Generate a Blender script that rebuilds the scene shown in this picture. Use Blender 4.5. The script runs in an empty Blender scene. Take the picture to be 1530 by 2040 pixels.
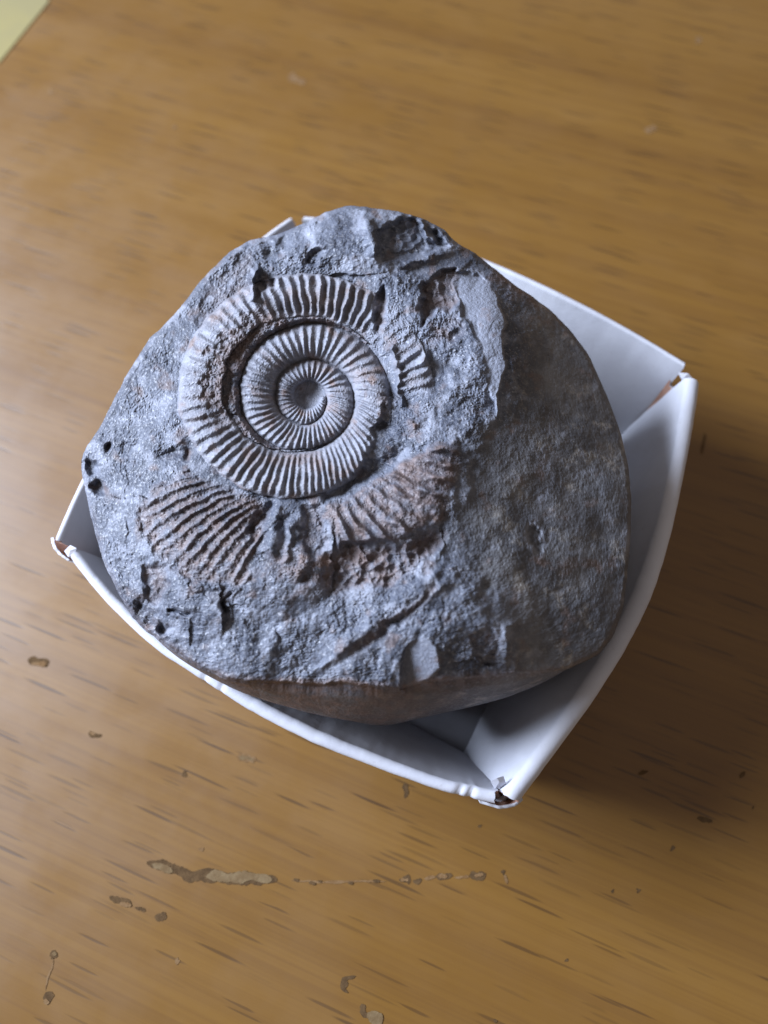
import bpy, math
import numpy as np
from mathutils import Vector

scene = bpy.context.scene
col = scene.collection
MM = 0.001

# ------------------------------------------------------------------ camera
F_PX, PW, PH = 1500.0, 1530.0, 2040.0
TILT = math.radians(22.5)
DIST, H_REF = 0.1147, 0.026
CAM = np.array([0.0, -DIST * math.sin(TILT), H_REF + DIST * math.cos(TILT)])
cam_d = bpy.data.cameras.new('camera')
cam = bpy.data.objects.new('camera', cam_d)
col.objects.link(cam)
cam.location = CAM
cam.rotation_euler = (TILT, math.radians(1.7), 0)
cam_d.sensor_fit = 'VERTICAL'
cam_d.sensor_height = 24.0
cam_d.lens = F_PX / PH * 24.0
cam_d.clip_start = 0.005
cam_d.clip_end = 20
cam_d.dof.use_dof = True
cam_d.dof.focus_distance = 0.105
cam_d.dof.aperture_fstop = 8.6
scene.camera = cam

# ------------------------------------------------------------------ light
world = bpy.data.worlds.new('World')
scene.world = world
world.use_nodes = True
wbg = world.node_tree.nodes['Background']
wbg.inputs[0].default_value = (1.0, 0.88, 0.82, 1)
wbg.inputs[1].default_value = 0.235


def area(name, loc, target, sx, sy, power, color, spread=180):
    d = bpy.data.lights.new(name, 'AREA')
    d.shape = 'RECTANGLE'
    d.size, d.size_y = sx, sy
    d.energy = power
    d.color = color
    d.spread = math.radians(spread)
    o = bpy.data.objects.new(name, d)
    col.objects.link(o)
    o.location = loc
    o.rotation_euler = (Vector(target) - Vector(loc)).to_track_quat('-Z', 'Y').to_euler()
    return o


area('window_light', (-0.72, 0.215, 0.42), (0.0, 0.02, 0.03), 0.48, 0.40, 6.3, (0.70, 0.80, 1.0), 78)

scene.view_settings.view_transform = 'Standard'
scene.view_settings.look = 'None'
scene.view_settings.exposure = 0.0
scene.view_settings.gamma = 1.0

# ------------------------------------------------------------------ pixel rays
_e = cam.rotation_euler.to_matrix()
CR = np.array(_e)


def unproj(u, v, z):
    """point of the photograph (full-size pixels) that lies at height z (metres)"""
    u = np.asarray(u, float); v = np.asarray(v, float); z = np.asarray(z, float)
    d = np.stack([(u - PW / 2) / F_PX, -(v - PH / 2) / F_PX, -np.ones_like(u)], -1) @ CR.T
    k = (z - CAM[2]) / d[..., 2]
    return CAM + d * k[..., None]


# ------------------------------------------------------------------ noise
def _hash(ix, iy, seed):
    h = (ix.astype(np.int64) * 374761393 + iy.astype(np.int64) * 668265263 + seed * 974634777) & 0xffffffff
    h = ((h ^ (h >> 13)) * 1274126177) & 0xffffffff
    h = (h ^ (h >> 16)) & 0xffffffff
    h = (h * 2246822519) & 0xffffffff
    return ((h ^ (h >> 15)) & 0xffffff) / float(0xffffff)


def perlin(x, y, seed=0):
    xi = np.floor(x); yi = np.floor(y)
    fx = x - xi; fy = y - yi
    xi = xi.astype(np.int64); yi = yi.astype(np.int64)
    u = fx * fx * fx * (fx * (fx * 6 - 15) + 10)
    w = fy * fy * fy * (fy * (fy * 6 - 15) + 10)

    def g(dx, dy):
        a = _hash(xi + dx, yi + dy, seed) * 2 * np.pi
        return np.cos(a) * (fx - dx) + np.sin(a) * (fy - dy)
    a = g(0, 0) * (1 - u) + g(1, 0) * u
    b = g(0, 1) * (1 - u) + g(1, 1) * u
    return (a * (1 - w) + b * w) * 1.4


def fbm(x, y, seed=0, octv=4, gain=0.5, ridged=False):
    s = np.zeros_like(x); a = 1.0; n = 0
    for i in range(octv):
        p = perlin(x * 2 ** i + 17.3 * i, y * 2 ** i - 9.1 * i, seed + i)
        if ridged:
            p = 1 - 2 * np.abs(p)
        s += a * p; n += a; a *= gain
    return s / n


def facets(x, y, seed=0, tilt=1.0, step=0.6, bow=0.9):
    """broken-stone relief: overlapping tilted flakes, each with its own level"""
    xi = np.floor(x).astype(np.int64); yi = np.floor(y).astype(np.int64)
    val = np.full(x.shape, -1e9)
    for dx in (-1, 0, 1):
        for dy in (-1, 0, 1):
            cx = xi + dx; cy = yi + dy
            ex = x - cx - _hash(cx, cy, seed); ey = y - cy - _hash(cx, cy, seed + 1)
            a = _hash(cx, cy, seed + 2) * 2 * np.pi
            v = (_hash(cx, cy, seed + 3) - .5) * step + (np.cos(a) * ex + np.sin(a) * ey) * tilt * .7 - bow * (ex * ex + ey * ey)
            val = np.maximum(val, v)
    return val + .1


def sstep(a, b, x):
    t = np.clip((x - a) / (b - a), 0, 1)
    return t * t * (3 - 2 * t)


def poly_sd(U, V, poly):
    """signed distance to a polygon, positive inside"""
    P = np.asarray(poly, float)
    d = np.full(U.shape, 1e9); inside = np.zeros(U.shape, bool)
    for i in range(len(P)):
        a = P[i]; b = P[(i + 1) % len(P)]
        ab = b - a
        t = np.clip(((U - a[0]) * ab[0] + (V - a[1]) * ab[1]) / (ab @ ab), 0, 1)
        d = np.minimum(d, np.hypot(U - a[0] - t * ab[0], V - a[1] - t * ab[1]))
        c = (a[1] > V) != (b[1] > V)
        with np.errstate(divide='ignore', invalid='ignore'):
            xx = (b[0] - a[0]) * (V - a[1]) / (b[1] - a[1] if b[1] != a[1] else 1e-9) + a[0]
        inside ^= c & (U < xx)
    return np.where(inside, d, -d)


def cap_d(U, V, a, b):
    a = np.array(a, float); b = np.array(b, float); ab = b - a
    t = np.clip(((U - a[0]) * ab[0] + (V - a[1]) * ab[1]) / (ab @ ab), 0, 1)
    ex = U - a[0] - t * ab[0]; ey = V - a[1] - t * ab[1]
    s = (ex * -ab[1] + ey * ab[0]) / np.hypot(*ab)
    return np.hypot(ex, ey), s, t


# ------------------------------------------------------------------ object helpers
def tag(o, label=None, cat=None, kind=None, group=None):
    if label: o['label'] = label
    if cat: o['category'] = cat
    if kind: o['kind'] = kind
    if group: o['group'] = group
    return o


def empty(name, loc):
    o = bpy.data.objects.new(name, None)
    o.empty_display_size = 0.01
    o.location = loc
    col.objects.link(o)
    return o


def mesh_np(name, verts, quads, mat, parent=None, smooth=True, attrs=None, normals=None, tris=None):
    me = bpy.data.meshes.new(name)
    verts = np.asarray(verts, np.float32)
    if parent is not None:
        verts = verts - np.array(root_loc(parent), np.float32)
    quads = np.asarray(quads, np.int32)
    n, k = quads.shape
    me.vertices.add(len(verts)); me.vertices.foreach_set('co', verts.ravel())
    me.loops.add(n * k); me.loops.foreach_set('vertex_index', quads.ravel())
    me.polygons.add(n)
    me.polygons.foreach_set('loop_start', np.arange(0, n * k, k, dtype=np.int32))
    me.polygons.foreach_set('use_smooth', np.full(n, smooth))
    if attrs:
        for an, arr in attrs.items():
            a = me.attributes.new(an, 'FLOAT_COLOR', 'POINT')
            a.data.foreach_set('color', np.ascontiguousarray(arr, np.float32).ravel())
    me.update(calc_edges=True)
    me.validate()
    if normals is not None:
        me.normals_split_custom_set_from_vertices(normals)
    me.materials.append(mat)
    o = bpy.data.objects.new(name, me)
    col.objects.link(o)
    if parent is not None:
        o.parent = parent
    return o


def root_loc(o):
    v = Vector(o.location)
    while o.parent:
        o = o.parent; v += o.location
    return v


# ------------------------------------------------------------------ materials
def new_mat(name):
    m = bpy.data.materials.new(name)
    m.use_nodes = True
    nt = m.node_tree
    return m, nt, nt.nodes['Principled BSDF']


class NB:
    def __init__(s, nt): s.nt = nt

    def n(s, t, **kw):
        x = s.nt.nodes.new(t)
        for k, v in kw.items():
            if k.startswith('_'):
                setattr(x, k[1:], v)
            else:
                x.inputs[k.replace('__', ' ')].default_value = v
        return x

    def l(s, a, b): s.nt.links.new(a, b)

    def math(s, op, a, b=None, clamp=False):
        x = s.nt.nodes.new('ShaderNodeMath'); x.operation = op; x.use_clamp = clamp
        for i, q in enumerate((a, b)):
            if q is None: continue
            if isinstance(q, (int, float)): x.inputs[i].default_value = q
            else: s.l(q, x.inputs[i])
        return x.outputs[0]

    def mix(s, fac, a, b, blend='MIX'):
        x = s.nt.nodes.new('ShaderNodeMix'); x.data_type = 'RGBA'; x.blend_type = blend
        x.clamp_factor = True
        for i, q in ((0, fac), (6, a), (7, b)):
            if isinstance(q, (int, float)): x.inputs[i].default_value = q
            elif isinstance(q, tuple): x.inputs[i].default_value = (*q, 1) if len(q) == 3 else q
            else: s.l(q, x.inputs[i])
        return x.outputs[2]

    def ramp(s, v, p0, p1, c0=0.0, c1=1.0):
        x = s.nt.nodes.new('ShaderNodeMapRange'); x.interpolation_type = 'SMOOTHSTEP'
        s.l(v, x.inputs[0])
        for i, q in enumerate((p0, p1, c0, c1)): x.inputs[i + 1].default_value = q
        return x.outputs[0]

    def coords(s, scale=(1, 1, 1), rot=(0, 0, 0), kind='Object', loc=(0, 0, 0)):
        tc = s.nt.nodes.new('ShaderNodeTexCoord')
        mp = s.nt.nodes.new('ShaderNodeMapping')
        mp.inputs['Rotation'].default_value = rot
        mp.inputs['Scale'].default_value = scale
        mp.inputs['Location'].default_value = loc
        s.l(tc.outputs[kind], mp.inputs[0])
        return mp.outputs[0]

    def noise(s, vec, scale, detail=3, rough=.55):
        x = s.nt.nodes.new('ShaderNodeTexNoise')
        x.inputs['Scale'].default_value = scale
        x.inputs['Detail'].default_value = detail
        x.inputs['Roughness'].default_value = rough
        s.l(vec, x.inputs[0])
        return x.outputs[0]


def mat_wood():
    m, nt, p = new_mat('varnished_wood'); b = NB(nt)
    A = math.radians(21.5)
    base = b.coords(rot=(0, 0, A))

    def sc(sx, sy, off=0.0):
        mp = nt.nodes.new('ShaderNodeMapping'); mp.inputs['Scale'].default_value = (sx, sy, 1)
        mp.inputs['Location'].default_value = (off, off * .37, 0)
        b.l(base, mp.inputs[0]); return mp.outputs[0]
    # slow wander of the grain
    band = b.noise(sc(5, 34), 1.0, 4, .55)
    fib = b.noise(sc(9, 900), 1.0, 4, .65)
    mott = b.noise(sc(70, 160, 3.1), 1.0, 3, .5)
    c = b.mix(b.ramp(band, .3, .7), (0.208, 0.103, 0.018), (0.170, 0.079, 0.011))
    c = b.mix(b.math('MULTIPLY', b.ramp(fib, .38, .72), .30), c, (0.118, 0.048, 0.009))
    c = b.mix(b.math('MULTIPLY', b.ramp(mott, .50, .75), .15), c, (0.235, 0.125, 0.036))
    lines = b.noise(sc(2.2, 240, 1.7), 1.0, 5, .7)
    c = b.mix(b.math('MULTIPLY', b.ramp(lines, .46, .66), .38), c, (0.118, 0.051, 0.011))
    # pores: short dark dashes along the grain
    tot = None
    for i, (sx, sy, thr, keep, dark) in enumerate(((50, 800, .24, .34, .64), (80, 1100, .25, .28, .54), (30, 600, .15, .32, .76))):
        vo = nt.nodes.new('ShaderNodeTexVoronoi'); vo.voronoi_dimensions = '2D'
        vo.inputs['Scale'].default_value = 1
        wv = nt.nodes.new('ShaderNodeVectorMath'); wv.operation = 'ADD'
        nz = nt.nodes.new('ShaderNodeTexNoise'); nz.inputs['Scale'].default_value = .8; nz.inputs['Detail'].default_value = 3
        vec = sc(sx, sy, 5.7 * i + 1)
        b.l(vec, nz.inputs[0])
        mul = nt.nodes.new('ShaderNodeVectorMath'); mul.operation = 'SCALE'; mul.inputs['Scale'].default_value = .55
        b.l(nz.outputs['Color'], mul.inputs[0])
        b.l(vec, wv.inputs[0]); b.l(mul.outputs[0], wv.inputs[1])
        b.l(wv.outputs[0], vo.inputs['Vector'])
        sep = nt.nodes.new('ShaderNodeSeparateColor'); b.l(vo.outputs['Color'], sep.inputs[0])
        sel = b.ramp(sep.outputs[0], keep, keep - .12)
        rad = b.ramp(vo.outputs['Distance'], thr, thr * .5)
        d = b.math('MULTIPLY', b.math('MULTIPLY', sel, rad), b.math('MULTIPLY', b.ramp(sep.outputs[1], 0, 1, .35, 1.0), dark))
        tot = d if tot is None else b.math('MAXIMUM', tot, d)
    c = b.mix(tot, c, (0.048, 0.021, 0.006))
    b.l(c, p.inputs['Base Color'])
    rn = b.noise(sc(60, 60, 8), 1.0, 4, .6)
    b.l(b.ramp(rn, .3, .7, .34, .50), p.inputs['Roughness'])
    p.inputs['Specular IOR Level'].default_value = 0.5
    p.inputs['Coat Weight'].default_value = 0.45
    p.inputs['Coat Roughness'].default_value = 0.40
    bp = nt.nodes.new('ShaderNodeBump'); bp.inputs['Strength'].default_value = .25; bp.inputs['Distance'].default_value = .0002
    hgt = b.math('SUBTRACT', b.math('MULTIPLY', b.noise(sc(60, 400, 2), 1.0, 3), .6), tot)
    b.l(hgt, bp.inputs['Height']); b.l(bp.outputs[0], p.inputs['Normal'])
    return m


def mat_simple(name, c0, c1, scale, rough=.7, bump=.1, dist=.0002, stretch=(1, 1, 1), spec=.4):
    m, nt, p = new_mat(name); b = NB(nt)
    v = b.coords(scale=stretch)
    n = b.noise(v, scale, 5, .6)
    b.l(b.mix(b.ramp(n, .35, .65), c0, c1), p.inputs['Base Color'])
    p.inputs['Roughness'].default_value = rough
    p.inputs['Specular IOR Level'].default_value = spec
    bp = nt.nodes.new('ShaderNodeBump'); bp.inputs['Strength'].default_value = bump; bp.inputs['Distance'].default_value = dist
    b.l(b.noise(v, scale * 4, 4, .6), bp.inputs['Height']); b.l(bp.outputs[0], p.inputs['Normal'])
    return m


def mat_rock():
    m, nt, p = new_mat('grey_limestone'); b = NB(nt)
    v = b.coords()
    at = nt.nodes.new('ShaderNodeAttribute'); at.attribute_name = 'stain'
    sp = nt.nodes.new('ShaderNodeSeparateColor'); b.l(at.outputs['Color'], sp.inputs[0])
    rust, worn, pale = sp.outputs[0], sp.outputs[1], sp.outputs[2]
    n1 = b.noise(v, 110, 5, .62)
    n2 = b.noise(v, 700, 4, .65)
    n3 = b.noise(v, 2600, 2, .6)
    c = b.mix(b.ramp(n1, .34, .66), (0.060, 0.068, 0.094), (0.152, 0.165, 0.206))
    c = b.mix(b.math('MULTIPLY', b.ramp(b.noise(v, 42, 4, .6), .42, .62), .5), c, (0.060, 0.067, 0.090))
    c = b.mix(b.math('MULTIPLY', b.ramp(n2, .47, .68), .6), c, (0.052, 0.055, 0.068))
    c = b.mix(b.math('MULTIPLY', b.ramp(n3, .55, .72), .55), c, (0.38, 0.38, 0.40))
    # fossil shell, a touch warmer than the stone
    sh = b.mix(b.ramp(n2, .36, .62), (0.120, 0.116, 0.130), (0.255, 0.248, 0.266))
    sh = b.mix(b.math('MULTIPLY', b.ramp(b.noise(v, 330, 4, .65), .54, .68), .7), sh, (0.185, 0.118, 0.088))
    c = b.mix(b.math('MULTIPLY', at.outputs['Alpha'], .65), c, sh)
    # worn skin, brown grey with mottling
    w0 = b.mix(b.ramp(n1, .38, .64), (0.085, 0.086, 0.096), (0.180, 0.176, 0.178))
    w0 = b.mix(b.math('MULTIPLY', b.ramp(b.noise(v, 260, 5, .7), .53, .68), .8), w0, (0.36, 0.33, 0.295))
    w0 = b.mix(b.math('MULTIPLY', b.ramp(b.noise(v, 190, 3, .6), .53, .66), .6), w0, (0.070, 0.066, 0.068))
    w0 = b.mix(b.math('MULTIPLY', b.ramp(b.noise(v, 52, 4, .6), .46, .60), .55), w0, (0.080, 0.082, 0.094))
    c = b.mix(worn, c, w0)
    # pale crust, and two facets lightened as if lit
    c = b.mix(b.math('MULTIPLY', pale, .75), c, (0.285, 0.298, 0.350))
    # iron staining
    rr = b.mix(b.ramp(n2, .35, .65), (0.105, 0.066, 0.048), (0.215, 0.132, 0.096))
    c = b.mix(b.math('MULTIPLY', rust, b.ramp(b.noise(v, 420, 4, .7), .25, .6), True), c, rr)
    b.l(c, p.inputs['Base Color'])
    b.l(b.ramp(n3, .35, .72, .75, .45), p.inputs['Roughness'])
    p.inputs['Specular IOR Level'].default_value = 0.5
    bp = nt.nodes.new('ShaderNodeBump'); bp.inputs['Distance'].default_value = .00022
    b.l(b.ramp(worn, 0, 1, .9, .62), bp.inputs['Strength'])
    b.l(b.math('ADD', b.math('MULTIPLY', n2, .6), b.math('MULTIPLY', n3, .8)), bp.inputs['Height'])
    b.l(bp.outputs[0], p.inputs['Normal'])
    return m


WOOD = mat_wood()
ROCK = mat_rock()
def mat_card():
    m, nt, p = new_mat('white_card'); b = NB(nt)
    v = b.coords()
    c = b.mix(b.ramp(b.noise(v, 55, 4, .6), .35, .65), (0.60, 0.605, 0.65), (0.53, 0.535, 0.585))
    c = b.mix(b.math('MULTIPLY', b.ramp(b.noise(v, 38, 5, .7), .54, .72), .35), c, (0.40, 0.385, 0.38))     # handling grime
    c = b.mix(b.math('MULTIPLY', b.ramp(b.noise(v, 900, 3, .7), .60, .74), .30), c, (0.36, 0.34, 0.34))     # stone dust
    b.l(c, p.inputs['Base Color'])
    p.inputs['Roughness'].default_value = .62
    p.inputs['Specular IOR Level'].default_value = .35
    bp = nt.nodes.new('ShaderNodeBump'); bp.inputs['Strength'].default_value = .35; bp.inputs['Distance'].default_value = .0003
    b.l(b.math('ADD', b.noise(v, 160, 4, .6), b.math('MULTIPLY', b.noise(v, 1800, 3, .7), .25)), bp.inputs['Height'])
    b.l(bp.outputs[0], p.inputs['Normal'])
    return m


CARD = mat_card()
RAW = mat_simple('raw_brown_card', (0.42, 0.24, 0.17), (0.30, 0.16, 0.11), 300, .85, .4, .0003)
BARE = mat_simple('bare_wood', (0.195, 0.135, 0.070), (0.150, 0.095, 0.045), 500, .9, .3, .0002, spec=.08)
DIRT = mat_simple('ingrained_dirt', (0.080, 0.047, 0.022), (0.118, 0.070, 0.032), 900, .9, .3, .0002, spec=.08)
SCUFF = mat_simple('scuffed_varnish', (0.215, 0.130, 0.062), (0.165, 0.090, 0.036), 700, .8, .3, .0002, spec=.1)
BOARD = mat_simple('shade_toned_board', (0.20, 0.20, 0.22), (0.16, 0.16, 0.18), 80, .8, .1, .0002)  # tray base: colour darkened to deepen the shade inside the tray
PAPER = mat_simple('pale_yellow_paper', (0.285, 0.235, 0.085), (0.25, 0.21, 0.09), 40, .8, .05, .0002)

# ------------------------------------------------------------------ tabletop
TB = empty('tabletop', (0, 0, 0))
tag(TB, kind='structure')
x0, x1, y0, y1, th, rd = -.42, .60, -.40, .55, .026, .004
prof = [(-th, 0.0)] + [(-rd + rd * math.sin(a), rd - rd * math.cos(a)) for a in np.linspace(0, math.pi / 2, 7)]
vs, fs = [], []
for z, ins in prof:
    vs += [(x0 + ins, y0 + ins, z), (x1 - ins, y0 + ins, z), (x1 - ins, y1 - ins, z), (x0 + ins, y1 - ins, z)]
for i in range(len(prof) - 1):
    for j in range(4):
        fs.append((i * 4 + j, i * 4 + (j + 1) % 4, (i + 1) * 4 + (j + 1) % 4, (i + 1) * 4 + j))
k = (len(prof) - 1) * 4
fs.append((k, k + 1, k + 2, k + 3)); fs.append((3, 2, 1, 0))
slab = mesh_np('wood_board', vs, fs, WOOD, TB, smooth=False)

rng = np.random.default_rng(7)


def blotch(name, path, width, z, mat, parent, jag=.25, seed=0):
    """thin irregular patch along a path of photograph points on the table"""
    r = np.random.default_rng(seed)
    P = np.array(path, float)
    if len(P) == 1:
        P = np.array([P[0] - [width * .4, 0], P[0] + [width * .4, width * .1]])
    s = np.r_[0, np.cumsum(np.hypot(*np.diff(P, axis=0).T))]
    n = max(9, int(s[-1] / 4))
    t = np.linspace(0, s[-1], n)
    C = np.stack([np.interp(t, s, P[:, 0]), np.interp(t, s, P[:, 1])], 1)
    T = np.gradient(C, axis=0); T /= np.linalg.norm(T, axis=1)[:, None] + 1e-9
    N = np.stack([-T[:, 1], T[:, 0]], 1)
    env = np.sqrt(np.clip(1 - (2 * np.linspace(0, 1, n) - 1) ** 4, 0.02, 1))
    sm = lambda: np.convolve(r.uniform(-jag, jag, n + 4), np.ones(5) / 5, 'valid') * 3.2
    a = width / 2 * env * (1 + sm())
    c = width / 2 * env * (1 + sm())
    Lp = C + N * a[:, None]; Rp = C - N * c[:, None]
    V = []
    for q, zz in ((Lp, z), (C, z), (Rp, z)):
        V.append(unproj(q[:, 0], q[:, 1], np.full(n, zz)))
    V = np.concatenate(V)
    F = []
    for i in range(n - 1):
        F += [(i, i + 1, n + i + 1, n + i), (n + i, n + i + 1, 2 * n + i + 1, 2 * n + i)]
    F = np.array(F)
    # wind upward
    p = V[F[0]]
    if np.cross(p[1] - p[0], p[2] - p[1])[2] < 0: F = F[:, ::-1]
    return mesh_np(name, V, F, mat, parent)


def chip(path, w, inner=None, iw=0, seed=0, mat=DIRT, imat=BARE, z=.00005):
    o = blotch('varnish_chip', path, w, z, mat, TB, .45, seed)
    if inner:
        blotch('bare_wood', inner, iw, .0001, imat, o, .4, seed + 50)


o = blotch('varnish_chip', [(292, 1718), (330, 1728), (380, 1742), (430, 1746), (490, 1750), (552, 1753)], 24, .00005, DIRT, TB, .3, 1)
blotch('bare_wood', [(410, 1747), (440, 1744), (490, 1748), (542, 1753)], 21, .0001, BARE, o, .3, 51)
blotch('bare_wood', [(303, 1722), (320, 1727), (344, 1737)], 14, .0001, BARE, o, .3, 52)
chip([(580, 1754), (640, 1757), (700, 1756), (770, 1756)], 4, seed=9, mat=SCUFF)
for i, (u, v, w, l) in enumerate(((590, 1752, 5, 9), (622, 1759, 6, 12), (637, 1755, 4, 7), (698, 1758, 5, 9), (750, 1754, 5, 12))):
    chip([(u - l * .6, v), (u + l * .6, v + 2)], w, seed=10 + i, z=.0001)
chip([(795, 1752), (818, 1754)], 16, [(798, 1752), (814, 1754)], 8, 31, imat=SCUFF)
chip([(822, 1755), (840, 1753)], 9, seed=32)
chip([(845, 1750), (868, 1747)], 7, seed=36, mat=SCUFF)
chip([(868, 1746), (902, 1745)], 14, [(872, 1746), (892, 1746)], 8, 33, imat=SCUFF)
chip([(905, 1748), (935, 1747)], 7, seed=37, mat=SCUFF)
chip([(935, 1745), (968, 1741)], 13, [(945, 1744), (964, 1742)], 7, 34, imat=SCUFF)
chip([(998, 1735), (1006, 1737)], 9, seed=35)
chip([(1006, 1742), (1010, 1762)], 6, seed=38, mat=SCUFF)
chip([(218, 1786), (238, 1794), (262, 1802)], 13, [(238, 1799), (262, 1804)], 8, 41, imat=SCUFF)
chip([(268, 1808), (290, 1815)], 6, seed=43)
chip([(308, 1826), (332, 1827)], 13, seed=42)
chip([(55, 1316), (98, 1318)], 18, [(62, 1322), (92, 1322)], 10, 44, imat=SCUFF)
chip([(176, 1462), (203, 1464)], 9, [(178, 1460), (190, 1462)], 6, 45, imat=SCUFF)
chip([(368, 1535), (370, 1548)], 10, seed=46)
chip([(472, 1508), (510, 1512)], 16, [(476, 1508), (506, 1512)], 11, 47, mat=SCUFF, imat=BARE)
chip([(401, 1688), (402, 1696)], 9, seed=48, mat=SCUFF)
chip([(104, 1894), (112, 1908)], 16, [(106, 1896), (111, 1904)], 8, 49)
chip([(92, 1976), (100, 1996)], 18, [(88, 1992), (98, 1998)], 9, 51, imat=SCUFF)
chip([(106, 1908), (104, 1925), (94, 1950), (90, 1974)], 4, seed=52, mat=SCUFF)
chip([(349, 1912), (358, 1916)], 10, seed=53, mat=SCUFF)
chip([(708, 1944), (688, 1950), (684, 1970), (694, 1978)], 11, seed=54)
chip([(720, 2000), (728, 2020), (755, 2026)], 14, [(732, 2018), (760, 2040)], 22, 55)
chip([(806, 1560), (810, 1578), (806, 1590)], 11, seed=56)
chip([(953, 1644), (957, 1648)], 8, seed=57)
chip([(1218, 1774), (1222, 1778)], 8, seed=58)
chip([(1268, 1770), (1274, 1776)], 11, seed=59)
chip([(1338, 1686), (1344, 1690)], 11, seed=60)
chip([(1280, 1534), (1284, 1542)], 13, seed=61)
chip([(1476, 1540), (1483, 1546)], 11, seed=62)
chip([(1498, 1608), (1502, 1610)], 9, seed=63)
chip([(1388, 1630), (1420, 1638)], 9, seed=64)
chip([(1126, 1912), (1130, 1916)], 8, seed=65)
chip([(984, 2030), (990, 2036)], 8, seed=66)
chip([(1285, 262), (1308, 254)], 18, seed=67, mat=SCUFF, imat=BARE)
chip([(1386, 78), (1398, 80)], 13, seed=68, mat=SCUFF)
chip([(574, 150), (608, 166)], 14, seed=69, mat=SCUFF)
chip([(98, 178), (110, 184)], 18, seed=70, mat=SCUFF)
chip([(345, 250), (350, 256)], 10, seed=71, mat=SCUFF)
chip([(1404, 862), (1398, 905)], 6, seed=72)

# sheet of paper reaching in at the far left
pc = [(97, -2), (-4, 122), (-330, 40), (-170, -260)]
q = unproj(np.array([p[0] for p in pc]), np.array([p[1] for p in pc]), np.full(4, .0006))
n = 12
V = []; F = []
for zz in (0, .00015):
    for i in range(n + 1):
        for j in range(n + 1):
            s, t = i / n, j / n
            P = (q[0] * (1 - s) + q[1] * s) * (1 - t) + (q[3] * (1 - s) + q[2] * s) * t
            V.append((P[0], P[1], .00005 + zz + .0006 * t * t))
N1 = (n + 1) ** 2
for i in range(n):
    for j in range(n):
        a = i * (n + 1) + j
        F.append((a + N1, a + N1 + n + 1, a + N1 + n + 2, a + N1 + 1)); F.append((a, a + 1, a + n + 2, a + n + 1))
edge = [(i, 0) for i in range(n)] + [(n, j) for j in range(n)] + [(n - i, n) for i in range(n)] + [(0, n - j) for j in range(n)]
ids = [i * (n + 1) + j for i, j in edge]
for a, c in zip(ids, ids[1:] + ids[:1]): F.append((a, c, c + N1, a + N1))
o = mesh_np('paper_sheet', V, F, PAPER, None, smooth=False)
tag(o, 'pale yellow sheet lying in the far left corner of the table', 'paper')

# ------------------------------------------------------------------ card tray
Z_RIM = 0.026
BASE_Z = 0.0012
tray = empty('card_tray', (0, 0.009, 0))
tag(tray, 'white card tray with bulging sides and torn corners holding the grey rock', 'tray')

RIMS = {  # outer rim line of every side, photograph points, going round L>T>R>B
    'LT': [(101, 1066), (133, 992), (170, 918), (240, 800), (320, 690), (400, 600), (466, 514), (520, 459), (573, 423)],
    'TR': [(605, 419), (700, 426), (800, 450), (880, 472), (940, 494), (1000, 517), (1100, 562), (1200, 612), (1300, 668), (1372, 712)],
    'RB': [(1400, 757), (1386, 850), (1370, 935), (1345, 1055), (1308, 1180), (1252, 1292), (1184, 1398), (1112, 1496), (1036, 1598)],
    'BL': [(984, 1598), (930, 1588), (870, 1572), (750, 1528), (620, 1478), (500, 1417), (400, 1352), (300, 1288), (200, 1192), (132, 1108)],
}


def smooth_line(P, n):
    P = np.array(P, float)
    s = np.r_[0, np.cumsum(np.linalg.norm(np.diff(P, axis=0), axis=1))]
    t = np.linspace(0, s[-1], n * 3)
    Q = np.stack([np.interp(t, s, P[:, i]) for i in range(P.shape[1])], 1)
    k = np.hanning(2 * (n // 4) + 1); k /= k.sum(); h = len(k) // 2
    ext = np.concatenate([2 * Q[0] - Q[h:0:-1], Q, 2 * Q[-1] - Q[-2:-h - 2:-1]])
    Q = np.stack([np.convolve(ext[:, i], k, 'valid') for i in range(P.shape[1])], 1)
    u = np.linspace(0, len(Q) - 1, n)
    return np.stack([np.interp(u, np.arange(len(Q)), Q[:, i]) for i in range(P.shape[1])], 1)


rim3 = {k: smooth_line(unproj(*np.array(v, float).T, np.full(len(v), Z_RIM)), 60) for k, v in RIMS.items()}
cor = {'L': (rim3['LT'][0] + rim3['BL'][-1]) / 2, 'T': (rim3['LT'][-1] + rim3['TR'][0]) / 2,
       'R': (rim3['TR'][-1] + rim3['RB'][0]) / 2, 'B': (rim3['RB'][-1] + rim3['BL'][0]) / 2}
cen = sum(cor.values()) / 4
HB = 0.066 / math.sqrt(2)
ang = math.atan2(*(cor['R'] - cor['L'])[[1, 0]])
base = {}
for k, a in (('R', 0), ('T', 90), ('L', 180), ('B', 270)):
    aa = ang + math.radians(a)
    base[k] = np.array([cen[0] + HB * math.cos(aa), cen[1] + HB * math.sin(aa), BASE_Z])

GAPS = {'LT': .0011, 'TR': .0010, 'RB': .0027, 'BL': .0018}
GAP, SKIN = 0.0022, 0.00042


def wall_outer(side, s, t):
    """outer face of a side: s along it, t up it"""
    R = rim3[side]; n = len(R)
    top = np.stack([np.interp(s, np.linspace(0, 1, n), R[:, i]) for i in range(3)], -1)
    b0, b1 = base[side[0]], base[side[1]]
    bot = b0 + (b1 - b0) * s[..., None]
    w = np.clip(t / .93, 0, 1) ** 1.15
    P = bot + (top - bot) * w[..., None]
    P[..., 2] = BASE_Z + (Z_RIM - BASE_Z) * t
    return P


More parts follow.
